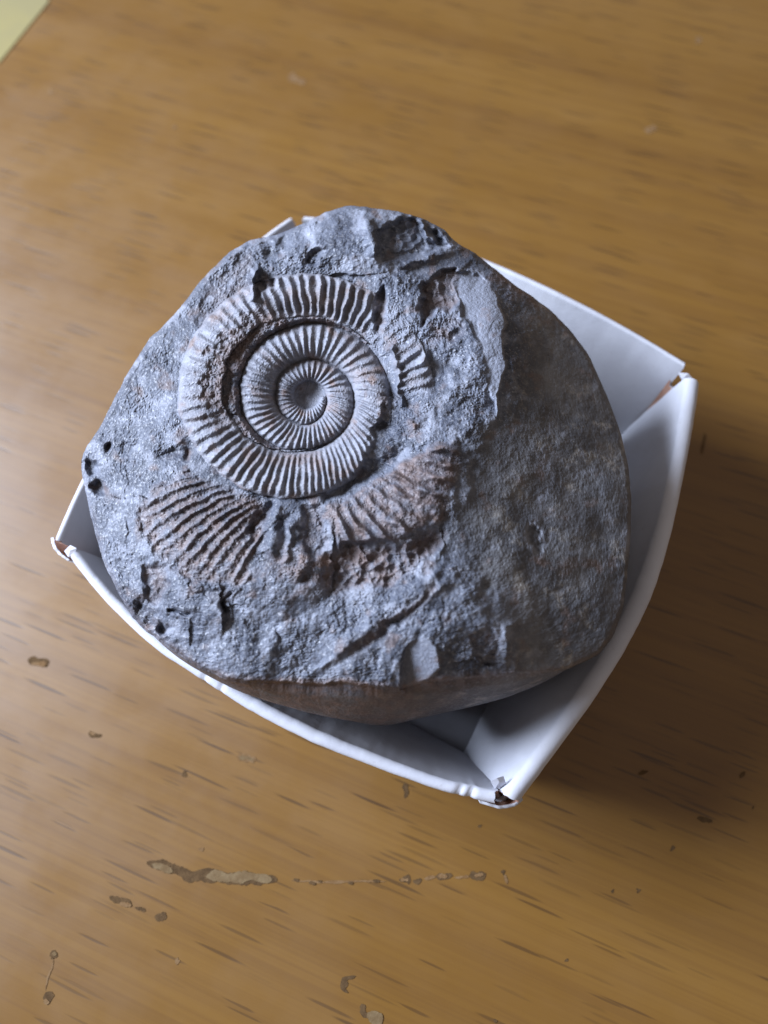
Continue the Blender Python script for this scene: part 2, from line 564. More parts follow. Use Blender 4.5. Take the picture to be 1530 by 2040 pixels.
def wall(side, label=None, rag=(0, 0), seed=0):
    GAP = GAPS[side]
    r = np.random.default_rng(seed)
    NS = 200
    s1 = np.linspace(0, 1, NS)
    # cross-section: up the outside, over the fold, down the inside
    tt = np.r_[np.linspace(0, .93, 12)[:-1], np.full(9, .93), np.linspace(.93, 0.0, 14)[1:]]
    # inward offset and lift of the folded rim
    off = np.r_[np.zeros(11), GAP / 2 - GAP / 2 * np.cos(np.linspace(0, math.pi, 9)), np.full(13, GAP)]
    lift = np.r_[np.zeros(11), np.sin(np.linspace(0, math.pi, 9)) * GAP * .42, np.zeros(13)]
    n = len(tt)
    S, I = np.meshgrid(s1, np.arange(n), indexing='ij')
    P = wall_outer(side, S, tt[I])
    e = base[side[1]] - base[side[0]]
    e /= np.linalg.norm(e)
    inw = np.array([e[1], -e[0], 0])
    if inw @ (cen - base[side[0]]) < 0: inw = -inw
    # the fold is a little fatter where the card bows, and flattens at the base
    tv = tt[I]
    fat = 1 + .08 * np.sin(S * 9 + seed) + .10 * fbm(S * 8 + seed, S * 0 + .5, seed, 2)
    o = off[I] * np.where(I > 19, .80 + .20 * (tv / .93), 1.0) * fat
    P = P + inw * o[..., None]
    P[..., 2] += lift[I] * fat
    # dents along the rim
    dn = fbm(S * 26 + seed * 3.1, tv * 2, seed + 5, 3) * (.00004 if side == 'TR' else .00009) * sstep(.5, .93, tv)
    P += inw * dn[..., None]; P[..., 2] += dn * .8
    # pinched crease marks
    for c, w_, d_ in {'BL': ((.045, .006, .0004), (.065, .006, .0003), (.60, .006, .0002), (.56, .005, .0002)),
                      'TR': ()}.get(side, ()):
        g = np.exp(-((S - c) / w_) ** 2) * d_ * sstep(.7, .93, tv)
        P[..., 2] -= g; P += inw * (g * .5)[..., None]
    # torn, uneven ends
    for end, amt in ((0, rag[0]), (1, rag[1])):
        if amt:
            m = np.exp(-(S if end == 0 else 1 - S) * 40)
            j = fbm(I * .22 + seed, I * 0 + end, seed + 9, 3) * amt * m
            P += e * j[..., None]
    # second skin offset to the inside of the fold
    nrm = np.cross(np.gradient(P, axis=0), np.gradient(P, axis=1))
    nrm /= np.linalg.norm(nrm, axis=-1)[..., None] + 1e-12
    if (nrm[NS // 2, 5] @ inw) > 0: nrm = -nrm      # outward on the outer face
    Q = P - nrm * SKIN
    V = np.concatenate([P.reshape(-1, 3), Q.reshape(-1, 3)])
    idx = np.arange(NS * n).reshape(NS, n); M = NS * n
    a, b_, c_, d_ = idx[:-1, :-1].ravel(), idx[1:, :-1].ravel(), idx[1:, 1:].ravel(), idx[:-1, 1:].ravel()
    outer = np.stack([a, b_, c_, d_], 1)
    fn = np.cross(V[outer[5, 1]] - V[outer[5, 0]], V[outer[5, 2]] - V[outer[5, 1]])
    if fn @ inw > 0: outer = outer[:, ::-1]
    inner = outer[:, ::-1] + M
    rim = []
    loop = list(idx[:, 0]) + list(idx[-1, 1:]) + list(idx[-2::-1, -1]) + list(idx[0, -2:0:-1])
    for i in range(len(loop)):
        x, y = loop[i], loop[(i + 1) % len(loop)]
        rim.append((x, y, y + M, x + M))
    ob = mesh_np('wall_panel', V, outer, CARD, tray)
    if label: ob['label'] = label
    mesh_np('card_lining', V, np.concatenate([inner, np.array(rim)]), RAW, ob)
    return ob


wall('LT', None, (.0010, .0006), 1)
wall('TR', None, (.0006, .0008), 2)
wall('RB', None, (.0008, .0012), 3)
wall('BL', None, (.0012, .0010), 4)

# base panel
V = []; F = []
for z in (0.0003, BASE_Z):
    for k in 'LBRT':
        V.append((base[k][0], base[k][1], z))
F = [(0, 3, 2, 1), (4, 5, 6, 7)] + [(i, (i + 1) % 4, (i + 1) % 4 + 4, i + 4) for i in range(4)]
mesh_np('base_panel', V, F, BOARD, tray, smooth=False)


# corner webs left between the split ends of the sides
def corner(key, A, B, top_a, top_b, seed, reach=.05, sag=.0, line=None, zt=24.0):
    """strip of card round a corner, joining the end of side A to the start of side B, ragged on top"""
    r = np.random.default_rng(seed)
    n, mrows = 26, 10
    sA = np.linspace(1 - reach, 1, 9)
    sB = np.linspace(0, reach, 9)
    Ft = lambda t: np.concatenate([wall_outer(A, sA, np.full(9, t)), wall_outer(B, sB, np.full(9, t))])
    rows = []
    tops = np.interp(np.linspace(0, 1, n), [0, .4, .6, 1], [top_a, min(top_a, top_b) - sag, min(top_a, top_b) - sag, top_b])
    tops = tops + np.convolve(r.uniform(-.05, .05, n + 2), np.ones(3) / 3, 'valid')
    cc = np.array([cen[0], cen[1], 0])
    for j in range(mrows):
        row = []
        for i in range(n):
            t = tops[i] * j / (mrows - 1)
            L = smooth_line(Ft(t), n)
            row.append(L[i])
        rows.append(row)
    P = np.array(rows)                      # rows x n x 3
    if line:                                # top edge flares out past the rim
        T = smooth_line(unproj(*np.array(line, float).T, np.full(len(line), zt * MM)), n)
        T[:, 2] += np.convolve(r.uniform(-.0002, .0002, n + 2), np.ones(3) / 3, 'valid')
        h = np.linspace(0, 1, mrows)[:, None, None]
        P = P[:1] * (1 - h) + T[None] * h
    inw = (cc - base[key]); inw[2] = 0; inw /= np.linalg.norm(inw)
    if not line: P = P + inw * 0.0005       # tucked just inside the side panels
    Q = P + inw * SKIN
    V = np.concatenate([P.reshape(-1, 3), Q.reshape(-1, 3)])
    idx = np.arange(mrows * n).reshape(mrows, n); M = mrows * n
    f = np.stack([idx[:-1, :-1].ravel(), idx[:-1, 1:].ravel(), idx[1:, 1:].ravel(), idx[1:, :-1].ravel()], 1)
    fn = np.cross(V[f[5, 1]] - V[f[5, 0]], V[f[5, 2]] - V[f[5, 1]])
    if fn @ inw > 0: f = f[:, ::-1]
    rim = []
    loop = list(idx[0]) + list(idx[1:, -1]) + list(idx[-1, -2::-1]) + list(idx[-2:0:-1, 0])
    for i in range(len(loop)):
        x, y = loop[i], loop[(i + 1) % len(loop)]
        rim.append((x, y, y + M, x + M))
    ob = mesh_np('corner_tab', V, np.concatenate([f, np.array(rim)]), CARD, tray)
    mesh_np('card_lining', V, f[:, ::-1] + M, RAW, ob)
    return ob


corner('L', 'BL', 'LT', .80, .84, 11, .05, 0, [(134, 1117), (116, 1104), (105, 1090), (101, 1072)], 22.8)
corner('T', 'LT', 'TR', .62, .62, 12, .05)
corner('R', 'TR', 'RB', .78, .80, 13, .05)
corner('B', 'RB', 'BL', .86, .84, 14, .05, .02, [(1042, 1594), (1026, 1607), (996, 1612), (956, 1600)], 23.4)


def scrap(pts, seed, mat=CARD, th=.0003, name='torn_scrap'):
    """small curled shred of card; pts = (u, v, z mm)"""
    P = np.array([unproj(u, v, z * MM) for u, v, z in pts])
    c = P.mean(0); c[2] += .0004
    n = len(P)
    V = np.concatenate([P, [c], P - [0, 0, th], [c - [0, 0, th]]])
    F = []
    for i in range(n):
        j = (i + 1) % n
        F += [(i, j, n, n), (n + 1 + j, n + 1 + i, 2 * n + 1, 2 * n + 1), (i, n + 1 + i, n + 1 + j, j)]
    tri = [(f[0], f[1], f[2]) for f in F if f[2] == f[3]]
    me = bpy.data.meshes.new(name)
    loc = np.array(tray.location)
    me.from_pydata([tuple(x - loc) for x in V], [], tri + [f for f in F if f[2] != f[3]])
    me.materials.append(mat)
    for p_ in me.polygons: p_.use_smooth = False
    o = bpy.data.objects.new(name, me); col.objects.link(o); o.parent = tray
    return o


scrap([(978, 1556, 24.5), (990, 1550, 25.2), (1003, 1546, 25), (1008, 1560, 24.2), (1000, 1568, 23.4), (986, 1572, 23.6)], 1)
scrap([(986, 1594, 21.6), (1000, 1586, 22.2), (1012, 1574, 22.6), (1016, 1582, 22.4), (1006, 1596, 21.8), (994, 1604, 21.4)], 3)
scrap([(128, 1098, 24.2), (140, 1086, 25), (152, 1092, 25.2), (150, 1106, 24.6), (136, 1110, 24.2)], 4)
scrap([(1352, 742, 24.5), (1372, 744, 25), (1380, 756, 24.6), (1360, 756, 24.2)], 5)

# ------------------------------------------------------------------ the rock
OUT = np.array([(162, 908), (160, 930), (168, 968), (176, 1005), (190, 1070), (210, 1130), (235, 1182), (262, 1226), (285, 1253), (318, 1278), (350, 1300), (400, 1333),
    (450, 1355), (520, 1364), (570, 1362), (620, 1369), (690, 1364), (740, 1372), (800, 1376), (850, 1362), (900, 1358), (950, 1352), (1000, 1347), (1080, 1340), (1130, 1335), (1190, 1306), (1222, 1268), (1243, 1205),
    (1254, 1100), (1258, 1000), (1252, 930), (1236, 860), (1210, 790), (1175, 712), (1140, 662), (1100, 620), (1045, 580), (990, 540),
    (940, 502), (912, 484), (880, 455), (832, 430), (770, 417), (690, 410), (652, 420), (614, 442), (560, 464), (500, 478), (460, 500),
    (402, 556), (380, 588), (340, 636), (300, 672), (260, 732), (230, 790), (205, 842), (180, 880)], float)
CU, CV = 690.0, 890.0
NA, NR = 1560, 470
phi = np.linspace(0, 2 * np.pi, NA, endpoint=False)
oa = np.arctan2(OUT[:, 1] - CV, OUT[:, 0] - CU) % (2 * np.pi)
orr = np.hypot(OUT[:, 0] - CU, OUT[:, 1] - CV)
so = np.argsort(oa)
# densify the outline before turning it into a radius table
den_a, den_r = [], []
Pq = OUT
for i in range(len(Pq)):
    a, c = Pq[i], Pq[(i + 1) % len(Pq)]
    for t in np.linspace(0, 1, 20, endpoint=False):
        w = a + (c - a) * t
        den_a.append(math.atan2(w[1] - CV, w[0] - CU) % (2 * math.pi)); den_r.append(math.hypot(w[0] - CU, w[1] - CV))
den_a = np.array(den_a); den_r = np.array(den_r); so = np.argsort(den_a)
rad = np.interp(phi, den_a[so], den_r[so], period=2 * np.pi)
kk = np.hanning(15); kk /= kk.sum()
rad = np.convolve(np.r_[rad[-7:], rad, rad[:7]], kk, 'valid')
rag = fbm(np.cos(phi) * 9 + 3, np.sin(phi) * 9, 77, 4, .6)
smooth_edge = np.exp(-(((phi - .15 + np.pi) % (2 * np.pi) - np.pi) / .75) ** 2)     # ground-smooth right edge
rad = rad * (1 + .010 * rag * (1 - smooth_edge))
rr = np.linspace(0, 1, NR) ** .88
U = CU + np.cos(phi)[:, None] * rad[:, None] * rr[None]
V_ = CV + np.sin(phi)[:, None] * rad[:, None] * rr[None]
EDGE = (1 - rr[None]) * rad[:, None]          # px from the edge (radially)

# broad form: thin-plate spline through measured levels (mm)
CP = np.array([(170, 920, 36.0), (262, 730, 38), (400, 560, 40), (500, 480, 41), (600, 440, 41.5), (690, 415, 42.5), (780, 420, 43.5), (880, 458, 42), (940, 505, 40.5),
    (1040, 580, 38.5), (1140, 662, 34.5), (1210, 790, 34), (1258, 1000, 34.5), (1245, 1200, 34.5), (1190, 1305, 34.5), (1100, 1338, 35.5), (1000, 1347, 36.5),
    (800, 1372, 37), (600, 1366, 37), (450, 1352, 36), (350, 1300, 35), (285, 1253, 34.5), (210, 1130, 35),
    (615, 790, 41.2), (450, 700, 41.5), (450, 880, 41.2), (780, 700, 42.5), (700, 620, 42), (760, 900, 43), (330, 850, 40), (300, 1000, 39.6),
    (560, 520, 42.5), (760, 490, 45), (860, 560, 44), (980, 640, 44.2), (1000, 800, 43), (930, 900, 44), (880, 1040, 44), (930, 1150, 43), (1005, 1270, 40.5),
    (1090, 1100, 39.6), (1110, 900, 39.4), (1100, 740, 39), (1120, 1230, 38), (800, 1000, 44), (680, 1040, 43.4), (560, 1060, 42.4), (420, 1080, 41.3), (700, 1200, 41.3), (500, 1240, 39.6), (800, 1280, 40.6), (900, 1250, 41.5)], float)


def tps(x, y):
    return np.where((x * x + y * y) > 1e-12, (x * x + y * y) * np.log(x * x + y * y + 1e-12), 0)


X = CP[:, 0] / 500; Y = CP[:, 1] / 500
K = tps(X[:, None] - X, Y[:, None] - Y) + np.eye(len(X)) * .02
Pm = np.c_[np.ones(len(X)), X, Y]
Am = np.block([[K, Pm], [Pm.T, np.zeros((3, 3))]])
cf = np.linalg.solve(Am, np.r_[CP[:, 2], 0, 0, 0])
Z = cf[-3] + cf[-2] * U / 500 + cf[-1] * V_ / 500
for i in range(len(X)):
    Z += cf[i] * tps(U / 500 - X[i], V_ / 500 - Y[i])
Zbase = Z.copy()

# domain warp so that no traced border stays clean
wx = U + 9 * perlin(U / 38, V_ / 38, 3) + 4 * perlin(U / 13, V_ / 13, 4)
wy = V_ + 9 * perlin(U / 38, V_ / 38, 5) + 4 * perlin(U / 13, V_ / 13, 6)

WORN = [(985, 828), (955, 850), (925, 885), (915, 960), (895, 1020), (880, 1060), (895, 1120), (935, 1165), (985, 1215), (1015, 1262), (1010, 1325), (1000, 1420), (1350, 1420), (1350, 640), (1080, 560), (1040, 585), (1030, 640), (1022, 720), (1010, 790)]
worn_sd = poly_sd(wx, wy, WORN)
worn = sstep(-10, 34, worn_sd + 14 * perlin(U / 22, V_ / 22, 7))
wornC = sstep(-30, 70, worn_sd + 45 * fbm(U / 60, V_ / 60, 8, 4, .6))

rust = np.zeros_like(U); pale = np.zeros_like(U)
label = np.zeros(U.shape, np.int32)           # 0 = matrix

# ---- ammonite spiral
AX, AY = 613.0, 790.0
ar = np.hypot(U - AX, V_ - AY); aphi = np.degrees(np.arctan2(V_ - AY, U - AX)) % 360
ar = ar + 2.6 * perlin(U / 42, V_ / 42, 22) + 1.2 * perlin(U / 12, V_ / 12, 23)
kn = np.array([(-360, 23), (-180, 27), (-90, 30), (0, 38), (90, 55), (180, 65), (270, 73), (360, 92), (450, 105), (540, 139), (630, 144), (720, 166), (810, 198), (900, 264), (990, 243), (1080, 252)], float)
td = np.arange(-360, 1081, 2.0)
Rt = np.interp(td, kn[:, 0], kn[:, 1])
g = np.hanning(41); g /= g.sum()
Rt = np.convolve(np.r_[np.full(20, Rt[0]), Rt, np.full(20, Rt[-1])], g, 'valid')
Rf = lambda t: np.interp(t, td, Rt)
ginn = np.array([(0, 92), (60, 100), (90, 107), (120, 122), (150, 146), (180, 170), (205, 176), (230, 172), (260, 158), (300, 157), (340, 166), (360, 168)], float)
pk = np.array([(0, 0), (360, 34), (720, 82), (1080, 150), (1440, 222)], float)
pf = lambda t: np.interp(t, pk[:, 0], pk[:, 1])
wob = perlin(U / 30, V_ / 30, 21)
rough_am = np.zeros_like(U)
am_mask = np.zeros_like(U)
ribs = []


def whorl(k, lo, hi, amp, ribamp, lean, weight, part, rib_base, floor, edge=.10, gammaR=1.3):
    """raise one turn of the shell between radii lo and hi"""
    global Z, am_mask
    t = (ar - lo) / np.maximum(hi - lo, 1)
    inside = (t > 0) & (t < 1)
    tc = np.clip(t, 0, 1)
    bul = np.clip(1 - np.abs(2 * tc - 1) ** 2.2, 0, 1) ** .75
    th = aphi + 360 * k + lean(tc, aphi) + 1.1 * wob
    p = pf(th)
    fr = p - np.floor(p)
    crest = (0.5 - 0.5 * np.cos(2 * np.pi * fr)) ** gammaR
    win = sstep(0.0, edge * 2, tc) * sstep(1.0, 1 - edge, tc)
    var = .75 + .5 * _hash(np.floor(p).astype(np.int64), np.full(p.shape, k, np.int64), 9)
    crust = .5 + .5 * sstep(-.45, .15, perlin(U / 28, V_ / 28, 25) + .15)
    h = floor + amp * bul + ribamp * var * crust * (crest - .35) * win
    w = weight * inside
    Z = np.where(inside, Z * (1 - weight) + (Zbase + h) * weight, Z)
    am_mask = np.maximum(am_mask, w)
    on = inside & (weight > .45)
    label[on] = part
    rb = on & (np.abs(fr - .5) < .27) & (win > .35)
    label[rb] = rib_base + np.floor(p[rb]).astype(np.int32)
    return inside, tc, bul


one = np.ones_like(U)
# area of the fossil sits slightly sunk in the matrix
sunk = sstep(285, 150, ar)
Z -= .5 * sunk
Zbase = Zbase - 1.5 * sstep(225, 10, ar)
Z -= 1.5 * sstep(225, 10, ar)
# nucleus pit
Z -= .75 * np.clip(1 - (ar / 34) ** 2, 0, 1) + .6 * sstep(60, 30, ar)
Z += .35 * np.exp(-((U - 612) ** 2 + (V_ - 792) ** 2) / 10 ** 2)
label[ar < 27] = 1
am_mask = np.maximum(am_mask, sstep(40, 25, ar))
aps = np.where(aphi > 180, aphi - 360, aphi)
cov = np.interp(aps, [-75, -45, -20, 0, 30, 48, 66], [215, 174, 168, 160, 150, 162, 215])
cover = sstep(cov - 9, cov + 9, ar + 9 * wob + 5 * perlin(U / 11, V_ / 11, 26)) * (np.abs(aps) < 75)
wB = np.where(aphi > 280, 1 - .85 * cover, 1)
leanA = lambda t, f: -2.5 * t * np.interp(f, [0, 200, 300, 360], [4, -1, 0, 4])
ampT = lambda t: np.interp(t, [0, 360, 720, 820, 900, 955, 975, 1020, 1080], [.75, 1.5, 2.0, 2.1, 2.3, 2.2, 1.7, 1.5, 1.1])
ribT = lambda t: np.interp(t, [0, 360, 720, 810, 900, 955, 970, 1020, 1080], [.22, .34, .40, .50, .46, .52, .75, .75, .55])
flT = lambda t: np.interp(t, [0, 360, 720, 1080], [-.8, -.7, -.6, -.5])
whorl(0, Rf(aphi - 360), Rf(aphi), ampT(aphi), ribT(aphi), leanA, sstep(20, 30, ar), 2, 1000, flT(aphi))
whorl(1, Rf(aphi), Rf(aphi + 360), ampT(aphi + 360), ribT(aphi + 360), leanA, wB, 3, 2000, flT(aphi + 360))
leanC = lambda t, f: np.interp(f, [0, 50, 75, 100, 150, 230, 290, 360], [-10, -11, -5, 2, 4, 0, 3, 5]) * t
loC = np.interp(aphi, ginn[:, 0], ginn[:, 1]) + 5 * perlin(U / 22, V_ / 22, 31) * (aphi > 115)
hiC = Rf(aphi + 720) + 3 * perlin(U / 26, V_ / 26, 32)
wC = np.interp(aphi, [0, 40, 292, 312, 330, 338, 352, 360], [1, 1, 1, .35, .25, .8, .8, 0])
crum = sstep(.62, .3, (ar - loC) / np.maximum(hiC - loC, 1) + .35 * perlin(U / 16, V_ / 16, 27)) * np.interp(aphi, [150, 172, 232, 255], [0, 1, 1, 0])
wC = wC * (1 - .7 * crum)
wC = wC * np.where(aphi < 75, 1 - .85 * cover, 1)
wC = wC * np.where((aphi > 320), sstep(175, 188, ar) * 1.0, 1)
tC = np.clip((ar - loC) / np.maximum(hiC - loC, 1), 0, 1)
flC = flT(aphi + 720) + 1.0 * sstep(.22, 0, tC) * np.interp(aphi, [120, 150, 300, 320], [0, 1, 1, 0]) + (.35 - flT(aphi + 720)) * sstep(.55, 1, tC)
whorl(2, loC, hiC, ampT(aphi + 720) - .6 * sstep(.55, 1, tC), ribT(aphi + 720), leanC, wC, 4, 3000, flC)
cm = crum * ((ar > loC) & (ar < hiC))
Z += cm * (1.15 + .32 * facets(U / 13, V_ / 13, 28, .9, 1.0) + .2 * fbm(U / 7, V_ / 7, 29, 2))
rust = np.maximum(rust, .5 * cm)
# recess between the middle and the outer turn, filled with rusty crumbs
gap = (ar > Rf(aphi + 360)) & (ar < loC) & (aphi > 118) & (aphi < 318)
gm = gap * sstep(Rf(aphi + 360) - 1, Rf(aphi + 360) + 11, ar)
Z = Z * (1 - gm) + gm * (Zbase + np.interp(aphi, [118, 150, 185, 215, 240, 300], [.5, .5, .15, .15, .65, .65]))
Z += gap * (.38 * facets(U / 15, V_ / 15, 41, .8, 1.0) + .25 * fbm(U / 8, V_ / 8, 42, 2))
rust = np.maximum(rust, gap * (.55 + .3 * perlin(U / 20, V_ / 20, 43)))
# whorl fragments of the outermost turn (left fan, right block)
FAN = [(262, 1012), (300, 975), (352, 945), (372, 920), (390, 945), (445, 965), (500, 985), (538, 1010), (532, 1070), (500, 1130), (520, 1165), (470, 1172), (430, 1165), (372, 1160), (345, 1140), (300, 1100), (278, 1060)]
BLK = [(650, 1008), (700, 985), (755, 945), (805, 915), (870, 880), (912, 872), (916, 945), (905, 985), (880, 1030), (840, 1055), (790, 1085), (745, 1082), (672, 1092), (655, 1060)]
fan = sstep(-3, 14, poly_sd(wx, wy, FAN)); blk = sstep(-3, 12, poly_sd(wx, wy, BLK))
curl = lambda t, f: 11 * (1 - np.exp(-t * 3.2))
t_ = np.clip((ar - 235) / 185, 0, 1)
th = aphi + 4 - curl(t_, 0) + .7 * wob
p = th / 360 * 104
fr = p - np.floor(p); crest = (0.5 - 0.5 * np.cos(2 * np.pi * fr)) ** 1.8
varr = .55 + .9 * _hash(np.floor(p).astype(np.int64), np.zeros(p.shape, np.int64), 13)
brk = sstep(-.35, .25, perlin(U / 34, V_ / 34, 14) + .25)
fade = sstep(0, .12, t_) * (.45 + .55 * sstep(1, .7, t_))
Z += fan * (.55 * np.sin(np.pi * np.clip((t_ * 1.05), 0, 1)) + (.42 * (crest - .3) * varr * fade) * (.45 + .55 * brk) + .22 * fbm(U / 9, V_ / 9, 15, 2))
on = fan > .5
label[on] = 5
rb = on & (np.abs(fr - .5) < .28) & (fade > .3)
label[rb] = 4000 + np.floor(p[rb]).astype(np.int32)
t2 = np.clip((ar - 205) / 145, 0, 1)
th2 = aphi + 8 * t2 + 1.2 * wob
p2 = th2 / 360 * 62
fr2 = p2 - np.floor(p2); crest2 = (0.5 - 0.5 * np.cos(2 * np.pi * fr2)) ** 2.0
brk2 = sstep(-.1, .5, perlin(U / 45 + 8, V_ / 45, 16) + .2)
Z += blk * (1.25 * np.sqrt(np.clip(np.sin(np.pi * np.clip(t2, .02, .98)), 0, 1)) + .95 * (crest2 - .3) * (.35 + .65 * brk2) * sstep(.02, .2, t2) + .16 * fbm(U / 18, V_ / 18, 17, 3, .6) + .15 * facets(U / 20, V_ / 20, 18, .6, .8))
on = blk > .5
label[on] = 6
rb = on & (np.abs(fr2 - .5) < .26) & (brk2 > .35)
label[rb] = 5000 + np.floor(p2[rb]).astype(np.int32)
# groove between the outer turn and the right block
d, s_, tt_ = cap_d(wx, wy, (655, 992), (800, 897))
Z -= 1.1 * np.exp(-(d / 12) ** 2)
fossil = np.clip(am_mask + fan * .8 + blk * .5, 0, 1)

# ---- broken matrix relief
nonf = np.clip(1 - fossil, 0, 1) * (1 - .82 * worn)
f1 = facets(wx / 110, wy / 110, 51, 1.3, 1.5, .7); f2 = facets(wx / 42, wy / 42, 55, 1.1, 1.1, .6); f3 = facets(wx / 14, wy / 14, 58, .6, .7)
coarse = sstep(600, 480, V_) + sstep(1120, 1190, V_) + sstep(720, 800, U) * sstep(1200, 1080, V_)
coarse = np.clip(.42 + .58 * coarse, 0, 1)
Z += nonf * coarse * (1.15 * f1 + .65 * fbm(U / 60, V_ / 60, 61, 4, .55))
patch = sstep(-.25, .3, fbm(U / 70, V_ / 70, 64, 3))
Z += nonf * (.40 * f2 + .24 * f3 * (.25 + .75 * patch)) * (.5 + .5 * coarse)
fine = fbm(U / 10, V_ / 10, 63, 3, .65)
Z += (.20 * nonf * (.35 + .75 * patch) + .09 * fossil + .07 * worn) * fine
Z += (.12 * nonf * (.3 + .8 * patch) + .06 * fossil + .04 * worn) * perlin(U / 3.2, V_ / 3.2, 66)

# ---- worn facet: lower, smooth, lightly scratched
Z -= worn * (.45 * sstep(0, 60, worn_sd) + .05)
Z += worn * (.45 * fbm(U / 70, V_ / 70, 71, 4) + .35 * facets(wx / 70, wy / 70, 72, .9, .8))
sx = fbm((U * .92 + V_ * .38) / 60, (-U * .38 + V_ * .92) / 3.2, 73, 2)
Z += worn * sx * .035
label[(worn > .5) & (label == 0)] = 7
pale = np.maximum(pale, worn * sstep(26, 8, np.hypot((U - 1085) / 1.0, (V_ - 935) / 1.6)) * .5)
# crystal patch set into the worn face
cr = sstep(0, 8, poly_sd(wx, wy, [(1040, 1040), (1065, 1030), (1088, 1050), (1090, 1090), (1075, 1120), (1050, 1095), (1036, 1068)]))
ring = cr * (1 - sstep(6, 16, poly_sd(wx, wy, [(1040, 1040), (1065, 1030), (1088, 1050), (1090, 1090), (1075, 1120), (1050, 1095), (1036, 1068)])))
Z += -.5 * cr + .4 * ring + cr * .25 * fbm(U / 8, V_ / 8, 74, 2)
pale = np.maximum(pale, ring * .8)
pale = np.maximum(pale, .95 * np.exp(-(((U - 1078) / 9) ** 2 + ((V_ - 995) / 16) ** 2)))
pale = np.maximum(pale, .8 * sstep(.12, .42, fbm(U / 30, V_ / 30, 87, 4, .6)) * worn * .55)
rust = np.maximum(rust, .5 * worn * sstep(.15, .45, fbm(U / 55, V_ / 55, 89, 4, .6)))
pale = np.maximum(pale, .8 * np.exp(-(((U - 1090) / 26) ** 2 + ((V_ - 905) / 15) ** 2)) * (fine > -.1))
pale = np.maximum(pale, .8 * np.exp(-(((U - 1250) / 9) ** 2 + ((V_ - 1075) / 28) ** 2)))


def hollow(poly, depth, soft=7, ru=0.0, rel=.35, seed=0):
    """pit with ragged walls"""
    global Z, rust
    m = sstep(-soft, soft, poly_sd(wx, wy, poly))
    Z -= m * (.58 * depth + .8 * rel * facets(U / 12, V_ / 12, 90 + seed, .8, 1.0))
    rust = np.maximum(rust, m * ru)
    return m


def blob(u, v, a, c, h, ru=0.0, pw=2):
    global Z, rust
    m = np.exp(-(((wx - u) / a) ** 2 + ((wy - v) / c) ** 2) ** (pw / 2))
    Z += h * m
    rust = np.maximum(rust, m * ru)


def ridge(a, b_, w, h, side=0, sh=0.0):
    global Z
    d, s, t = cap_d(wx, wy, a, b_)
    Z += h * np.exp(-(d / w) ** 2)
    if sh: Z += sh * np.exp(-(d / (w * 2.6)) ** 2) * sstep(-w, w, s * side)


# left edge
blob(182, 932, 13, 12, -1.7, 0, 4); blob(198, 968, 14, 13, -1.7, 0, 4)
blob(205, 880, 9, 7, .7); blob(214, 886, 7, 6, -1.2, .2)
blob(340, 900, 20, 10, -1.0, .2); blob(372, 905, 10, 9, -1.0, .6); blob(250, 890, 18, 12, -.5)
blob(360, 880, 8, 6, .5)
# lower left
hollow([(292, 1135), (318, 1122), (332, 1128), (333, 1175), (310, 1205), (285, 1195)], 1.3, 6, .35, .4, 1)
blob(288, 1222, 22, 16, -.6, .1); blob(277, 1205, 7, 8, -.9); blob(328, 1252, 11, 9, -1.6, .2, 4); blob(300, 1250, 20, 10, -.3, .6)
ridge((335, 1215), (375, 1222), 4, -.9)
blob(445, 1208, 7, 9, -1.1)
ridge((440, 1212), (462, 1180), 3, -.6)
hollow([(395, 1178), (460, 1170), (500, 1180), (470, 1200), (420, 1205)], .5, 6, .1, .1, 2)
# notch between fan and block, small bright ridges
ridge((548, 1012), (536, 1090), 14, .8, 1, -.8); ridge((580, 1040), (566, 1120), 7, .7, 1, -.5)
hollow([(602, 1010), (640, 1010), (650, 1085), (628, 1110), (604, 1085)], 1.5, 9, .3, .4, 3)
blob(602, 1125, 16, 24, .8, 1.0); blob(612, 1150, 12, 10, -.8, .9); blob(585, 1140, 26, 14, .1, .6)
ridge((538, 1010), (505, 1055), 9, -1.0)
# recess under the block
hollow([(640, 1150), (655, 1105), (700, 1088), (790, 1095), (850, 1055), (885, 1065), (850, 1110), (815, 1140), (770, 1165), (690, 1172), (650, 1185)], 1.3, 14, .6, .8, 4)
blob(870, 1030, 18, 10, .2, .9); blob(845, 1082, 20, 16, -.9, .5)
# diagonal trough in the front
ridge((866, 1172), (790, 1240), 6, -.42); ridge((790, 1240), (692, 1308), 8, -.45)
d, s_, tt_ = cap_d(wx, wy, (872, 1190), (640, 1345)); Z += .5 * np.exp(-((s_ - 16) / 10) ** 2) * (d < 60) * sstep(60, 20, d)
d, s_, tt_ = cap_d(wx, wy, (860, 1150), (680, 1285)); Z += .7 * np.exp(-(d / 15) ** 2)
rust = np.maximum(rust, .35 * np.exp(-(cap_d(wx, wy, (860, 1178), (700, 1300))[0] / 10) ** 2))
# flat slab at the front edge
SL = [(796, 1372), (800, 1320), (808, 1290), (845, 1262), (872, 1290), (880, 1332), (850, 1362), (815, 1376)]
sl = sstep(-2, 5, poly_sd(U + .3 * (wx - U), V_ + .3 * (wy - V_), SL))
Z = Z * (1 - sl) + sl * (Zbase + .2 + (U - 815) * .026 - (V_ - 1320) * .006 + .06 * fine)
# layered break at the front right
hollow([(935, 1270), (975, 1250), (1000, 1290), (990, 1330), (955, 1325), (940, 1300)], .7, 6, .1, .3, 5)
ridge((1012, 1245), (1008, 1320), 8, .5)
blob(968, 1168, 16, 10, -.8)
